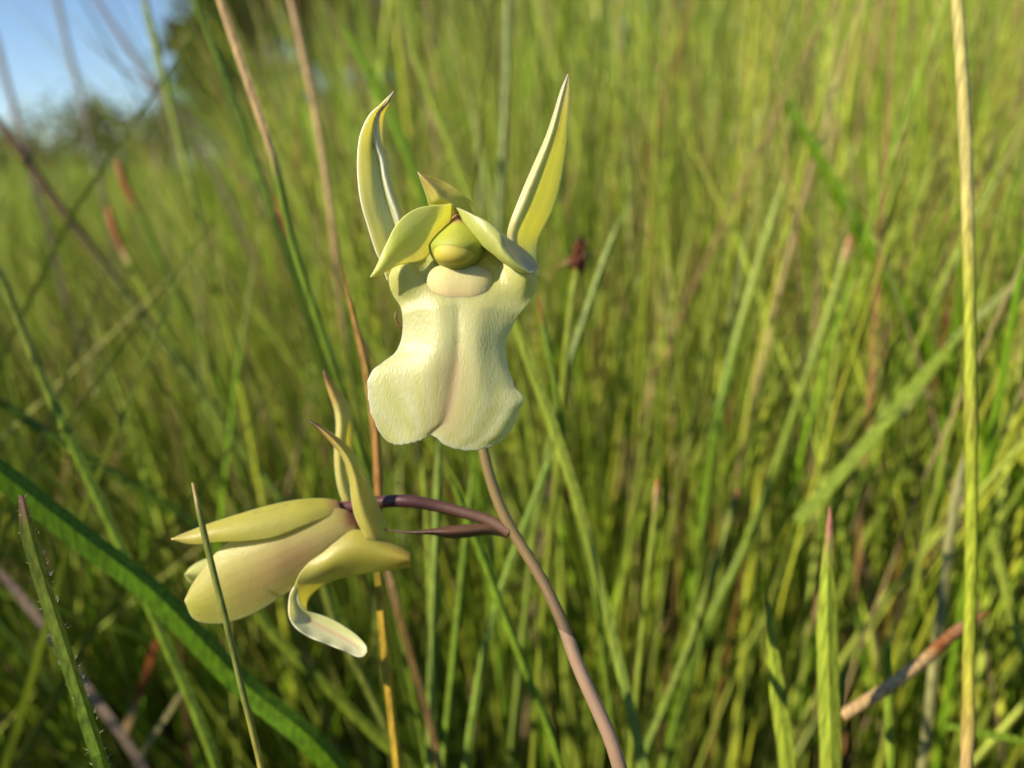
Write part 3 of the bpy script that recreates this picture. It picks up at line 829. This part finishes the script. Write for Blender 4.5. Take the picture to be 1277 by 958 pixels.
    blob("column", 570, 301, .1320, 38, 39, 5.5, col_col, M_COLUMN, col_shape, 32, 40)
    def cap_shape(x, y, z):
        return x * (1 - .1 * y), math.copysign(abs(y) ** .9, y), z
    blob("anther_cap", 567, 313, .1290, 26, 18.5, 2.5, lambda x, y, z: (.50, .43, .06), M_COLUMN, cap_shape)

    # ---- petals, arching over the column
    Z8 = lambda a: [(440 + p[0] / 4.788, 200 + p[1] / 4.788, p[2]) for p in a]
    up = Z8([(592,258,-1),(540,266,1),(470,270,2),(390,285,2.6),(310,330,3),(250,400,3.2),(210,480,3.2),(170,570,3),(140,640,2.6),(107,697,2)])
    lo = Z8([(585,385,-2),(540,415,-1.8),(490,475,-1.6),(468,535,-1.5),(436,580,-1.2),(385,606,-.4),(320,613,.6),(255,632,1.5),(190,668,2),(107,697,2)])
    pts, q, U, Vv = ruled(up, lo, 46, 21, lambda u, v: 0.9 * np.sin(math.pi * u) ** 1.0 * np.sin(math.pi * np.clip(v, 0, 1)) ** .6)
    c = mixc(mixc(YG, (.60, .60, .22), smooth(.0, .25, Vv) * .4), (.44, .56, .03), np.exp(-((U - .5) / .3) ** 2) * np.exp(-((Vv - .6) / .2) ** 2) * .8)
    c = mixc(c, (.62, .54, .17), smooth(.35, .8, U) * .75)
    part("petal", pts, q, M_PETAL, veined(c, U, Vv), F, thick=.00035)
    up = Z8([(622,284,-1),(670,305,1.5),(740,338,2.5),(800,368,3.2),(850,405,3.4),(885,450,3.6),(900,510,3.6),(950,580,3.4),(1000,630,3),(1058,673,2.4)])
    lo = Z8([(640,345,-2),(670,395,-1.5),(705,445,-.6),(750,490,.6),(800,530,1.6),(850,570,2),(900,610,2.2),(950,640,2.4),(1000,662,2.4),(1058,673,2.4)])
    pts, q, U, Vv = ruled(up, lo, 46, 15, lambda u, v: 1.2 * np.sin(math.pi * u) * np.sin(math.pi * v))
    c = mixc(np.tile((.62, .64, .14), (len(U), 1)), YG, smooth(.5, 1, U) * .5)
    part("petal", pts, q, M_PETAL, veined(c, U, Vv), F, thick=.00035)
    # the outer half of this petal, turned away behind its edge
    bk = Z8([(640,300,-5),(720,360,-6),(800,420,-7),(880,480,-7),(940,500,-7),(1010,530,-6),(1070,580,-5),(1100,620,-3),(1100,655,-1),(1058,673,2.4)])
    pts, q, U, Vv = ruled(up, bk, 46, 13, lambda u, v: -.6 * np.sin(math.pi * u))
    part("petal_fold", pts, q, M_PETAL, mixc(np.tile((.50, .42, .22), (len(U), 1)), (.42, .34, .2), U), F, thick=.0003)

    # ---- dorsal sepal bending forward over them
    up = Z8([(760,420,-6),(738,335,-5),(720,265,-4.2),(660,205,-3),(600,160,-2.4),(540,125,-2),(470,100,-1),(430,88,-.4),(389,72,0)])
    lo = Z8([(560,420,-6),(530,330,-5),(495,280,-3.2),(455,268,-2),(443,230,-1.4),(428,185,-1),(412,140,-.6),(400,110,-.3),(389,72,0)])
    pts, q, U, Vv = ruled(up, lo, 40, 21, lambda u, v: (2.2 * np.exp(-((u - .58) / .20) ** 2)) * np.sin(math.pi * np.clip(v * .9 + .1, 0, 1)) ** .8)
    c = mixc(mixc(np.tile((.56, .46, .07), (len(U), 1)), YELC, smooth(.5, .75, U)), (.58, .32, .10), smooth(.45, .95, Vv) * .75)
    part("sepal", pts, q, M_PETAL, veined(c, U, Vv), F, thick=.0004)

    # ---- left lateral sepal: a hollow blade with a rolled margin
    Z1 = lambda a: [(420 + p[0] / 3.684, 80 + p[1] / 3.684, p[2]) for p in a]
    lf = Z1([(235,1000,-4),(205,915,-2.5),(180,860,-2),(140,735,-1.5),(112,635,-1.2),(98,525,-1),(97,420,-.8),(110,325,-.6),(150,238,-.4),(200,190,-.3),(240,150,0),(263,126,0)])
    rt = Z1([(330,960,-7),(325,860,-6),(318,770,-5.6),(303,690,-5),(272,600,-5),(250,520,-5),(238,430,-5),(214,370,-4.6),(211,290,-4),(218,230,-3),(245,175,-1),(263,126,0)])
    def foldline(v): return np.interp(v, [0, .5, .72, .88, 1], [.90, .82, .72, .52, .45])
    def roll(u, v):
        live = np.sin(math.pi * np.clip(v, 0, 1) ** .9) ** .5
        return live * (-1.1 * np.exp(-((u - .42) / .28) ** 2) + 2.3 * np.exp(-((u - foldline(v)) / .09) ** 2) + .5 * np.exp(-(u / .06) ** 2))
    pts, q, U, Vv = ruled(lf, rt, 60, 33, roll)
    c = np.tile((.62, .60, .26), (len(U), 1))
    c = mixc(c, (.74, .70, .42), np.maximum(np.exp(-(U / .07) ** 2), np.exp(-((U - foldline(Vv)) / .05) ** 2)))
    c = mixc(c, (.64, .42, .12), smooth(.03, .12, U - foldline(Vv)) * .85)
    c = mixc(c, (.62, .42, .16), smooth(.82, .97, Vv) * .8)
    spot = np.exp(-((U - .62) / .05) ** 2 - ((Vv - .675) / .018) ** 2)
    c = mixc(c, (.10, .08, .02), np.clip(spot * 1.6, 0, .9))
    part("sepal", pts, q, M_PETAL, veined(c, U, Vv), F, thick=.0004)

    # ---- right lateral sepal: keeled, pointed
    lf = Z1([(815,960,-4),(790,840,-3.5),(785,765,-3),(840,615,-2.4),(900,475,-1.8),(960,338,-1.2),(1000,220,-.8),(1030,122,-.3),(1050,75,0),(1062,48,0)])
    rt = Z1([(930,980,-8),(915,890,-8.5),(925,800,-9),(985,680,-8),(1020,570,-7),(1042,450,-5.5),(1056,340,-4),(1064,210,-2.4),(1069,110,-.8),(1062,48,0)])
    def keel(u, v):
        live = np.sin(math.pi * np.clip(v * .92 + .04, 0, 1)) ** .5
        return live * (2.3 * np.exp(-((u - .22) / .20) ** 2) + .8 * np.exp(-((u - .55) / .2) ** 2))
    pts, q, U, Vv = ruled(lf, rt, 50, 25, keel)
    c = mixc(np.tile((.68, .58, .22), (len(U), 1)), (.56, .60, .15), smooth(.16, .42, U))
    c = mixc(c, (.70, .54, .26), smooth(.70, .92, Vv))
    stripe = np.exp(-((U - .5) / .08) ** 2) * smooth(.62, .7, Vv) * (1 - smooth(.78, .9, Vv))
    c = mixc(c, (.45, .24, .10), stripe * .6)
    part("sepal", pts, q, M_PETAL, veined(c, U, Vv), F, thick=.0004)
    # tiny dry bract curling out beside the neck of the lip
    tube_part("bract", [(512,398,.146),(502,408,.146),(496,404,.146),(493,395,.146),(495,386,.146)], [2.4, 2.2, 2, 1.6, .6], .146, (.16, .09, .03), F, n=14, k=6)

front_flower()

def side_flower():
    d0 = .149
    F = empty("flower", P(460, 655, d0), orchid)
    F["label"] = "lower flower seen from the side with two upright dry-tipped sepals"
    Z3 = lambda a: [(200 + p[0] / 2.4576, 450 + p[1] / 2.4576, p[2]) for p in a]
    # far petal, only its tip shows
    up = Z3([(420,560,-9),(300,580,-9),(200,590,-8),(130,612,-7),(95,632,-6.5),(76,655,-6)])
    lo = Z3([(420,640,-9),(300,660,-9),(200,680,-8),(130,690,-7),(90,680,-6.5),(76,655,-6)])
    pts, q, U, Vv = ruled(up, lo, 24, 11, lambda u, v: 1.5 * np.sin(math.pi * u), d0)
    part("petal", pts, q, M_PETAL, np.tile((.58, .56, .16), (len(U), 1)), F, thick=.0004)
    # near petal, broad and tinged with purple
    up = Z3([(605,480,-1),(560,455,0),(480,460,1),(400,480,1.5),(320,505,2),(250,535,2),(185,575,2),(140,630,2),(100,685,1.6),(76,735,1)])
    lo = Z3([(600,560,0),(560,590,.5),(500,640,1),(430,682,1.4),(370,722,1.6),(300,768,1.6),(230,796,1.6),(170,806,1.4),(105,792,1.2),(76,735,1)])
    pts, q, U, Vv = ruled(up, lo, 46, 25, lambda u, v: 1.9 * np.sin(math.pi * u) * np.sin(math.pi * np.clip(v * .85 + .12, 0, 1)) ** .6, d0)
    c = np.tile((.50, .44, .14), (len(U), 1))
    pur = np.exp(-((U - .62) / .34) ** 2) * np.exp(-((Vv - .36) / .28) ** 2)
    c = mixc(c, (.36, .20, .15), pur * .85)
    c = mixc(c, (.42, .43, .09), smooth(.62, .95, Vv) * (.4 + .6 * smooth(.2, .7, U)) * .7)
    vn = vein(U, 7, .1) ** 5 * smooth(.2, .5, Vv)
    c = mixc(c, (.50, .36, .16), vn * .22)
    c = mixc(c, (.70, .66, .34), np.maximum(smooth(.94, 1, U), smooth(.95, 1, Vv)) * .7)
    c = mixc(c, (.30, .05, .10), np.exp(-((Vv - .02) / .07) ** 2) * (1 - smooth(.25, .6, U)) * .9)
    part("petal", pts, q, M_PETAL, veined(c, U, Vv) * (.95, .92, .74), F, thick=.0004)
    # dorsal sepal roofing it
    up = Z3([(545,430,-1),(500,423,-.5),(430,426,.4),(350,440,1.2),(250,468,2),(150,500,2.6),(80,527,3),(34,547,3.4)])
    lo = Z3([(560,470,0),(510,480,1.5),(440,505,3),(350,540,3.8),(265,552,4),(180,555,4),(100,562,3.8),(34,547,3.4)])
    pts, q, U, Vv = ruled(up, lo, 40, 15, lambda u, v: 0.7 * np.sin(math.pi * u) * np.sin(math.pi * np.clip(v * .9 + .05, 0, 1)) ** .6, d0)
    c = mixc(np.tile((.44, .40, .08), (len(U), 1)), (.52, .40, .13), smooth(.7, 1, Vv) * .7)
    c = mixc(c, (.34, .12, .10), (1 - smooth(.0, .12, Vv)) * .8)
    part("sepal", pts, q, M_PETAL, veined(c, U, Vv) * (.95, .92, .74), F, thick=.0004)
    # lip: spur, hollow throat, and the small hanging blade
    up = Z3([(766,590,-.4),(742,577,0),(690,552,.4),(640,525,.8),(590,520,1.2),(540,545,1.6),(490,590,2.2),(450,625,2.8),(425,655,3.2),(412,690,3.4),(400,725,3.2),(398,755,3)])
    lo = Z3([(766,630,-.4),(742,636,.2),(690,642,.4),(640,649,.6),(590,658,.6),(545,668,.4),(505,684,.2),(478,702,0),(460,722,-.4),(450,740,-.6),(447,756,-.6),(450,772,-.4)])
    pts, q, U, Vv = ruled(up, lo, 50, 21, lambda u, v: 2.0 * np.sin(math.pi * u) * (1 - .9 * smooth(.55, .95, v)), d0)
    c = mixc(np.tile((.44, .38, .07), (len(U), 1)), (.50, .30, .07), (1 - smooth(.03, .2, Vv)) * .7)
    c = mixc(c, (.50, .49, .14), smooth(.55, .9, Vv))
    part("lip", pts, q, M_PETAL, c * (.96, .93, .8), F, thick=.0004)
    up = Z3([(412,688,4),(398,715,4.2),(394,750,4.4),(396,785,4.6),(415,818,4.8),(455,846,5),(510,868,5),(565,890,5),(605,908,5),(625,906,5)])
    lo = Z3([(420,700,3.8),(424,725,3.6),(432,750,3.2),(450,768,2.8),(480,776,2.4),(520,790,2.4),(560,812,2.6),(600,840,3),(630,872,3.8),(634,892,4.6)])
    pts, q, U, Vv = ruled(up, lo, 44, 17, lambda u, v: -1.2 * np.sin(math.pi * u) * np.sin(math.pi * v) + .2 * np.sin(v * 34) * (1 - smooth(0, .35, u)), d0)
    c = mixc(np.tile((.74, .70, .34), (len(U), 1)), (.62, .60, .24), smooth(.4, .8, U))
    c = mixc(c, (.55, .20, .16), np.exp(-((U - .55) / .13) ** 2) * smooth(.2, .4, Vv) * (1 - smooth(.8, 1, Vv)) * .5)
    part("lip_blade", pts, q, M_LIP, c, F, thick=.0004)
    # two lateral sepals
    lf = Z3([(640,560,2),(612,510,2),(595,470,2),(586,420,2.2),(580,360,2.4),(563,305,2.4),(530,258,2.2),(500,225,2),(470,198,1.6),(450,180,1.4)])
    rt = Z3([(725,575,-1),(700,515,0),(672,450,.4),(645,385,.6),(622,335,.8),(592,283,1),(560,248,1.2),(525,222,1.4),(490,198,1.4),(450,180,1.4)])
    pts, q, U, Vv = ruled(lf, rt, 44, 17, lambda u, v: 2.2 * np.exp(-((u - .35) / .28) ** 2) * np.sin(math.pi * np.clip(v, 0, 1)) ** .6, d0)
    c = mixc(np.tile((.50, .43, .12), (len(U), 1)), (.40, .39, .06), smooth(.3, .8, U))
    c = mixc(c, (.50, .28, .09), smooth(.62, .82, Vv) * .8)
    c = mixc(c, (.07, .03, .015), smooth(.80, .95, Vv))
    part("sepal", pts, q, M_PETAL, veined(c, U, Vv) * (.95, .92, .74), F, thick=.0004)
    lf = Z3([(580,470,-7),(562,440,-7),(545,390,-7),(536,330,-7),(534,270,-7),(540,205,-7),(534,150,-7),(516,95,-6.5),(505,60,-6),(500,28,-6)])
    rt = Z3([(640,470,-9),(625,430,-9),(600,380,-9),(588,320,-9),(592,250,-9),(590,190,-8.5),(575,130,-8),(548,88,-7),(525,58,-6.5),(500,28,-6)])
    pts, q, U, Vv = ruled(lf, rt, 40, 13, lambda u, v: 1.6 * np.exp(-((u - .3) / .3) ** 2) * np.sin(math.pi * np.clip(v, 0, 1)) ** .6, d0)
    c = mixc(np.tile((.70, .58, .20), (len(U), 1)), (.56, .44, .10), smooth(.3, .8, U))
    c = mixc(c, (.50, .25, .08), smooth(.62, .85, Vv) * .8)
    c = mixc(c, (.16, .06, .03), smooth(.84, .97, Vv))
    part("sepal", pts, q, M_PETAL, veined(c, U, Vv) * (.95, .92, .74), F, thick=.0004)
side_flower()

# dry bract under the side flower's stalk
Z4 = lambda a: [(440 + p[0] / 2.2917, 540 + p[1] / 2.2917, p[2]) for p in a]
pts, q, U, Vv = ruled(Z4([(440,272,0),(390,262,1),(330,262,1.6),(270,268,1.6),(220,276,1),(150,282,.4),(90,276,0)]),
                      Z4([(440,300,0),(390,290,1),(335,297,1.4),(280,300,1.4),(225,290,1),(150,286,.4),(90,276,0)]),
                      26, 9, lambda u, v: 1.4 * np.sin(math.pi * u) * np.sin(math.pi * v), .1485)
part("bract", pts, q, M_STEM, mixc(np.tile((.13, .07, .035), (len(U), 1)), (.08, .03, .03), Vv), orchid, thick=.0003)
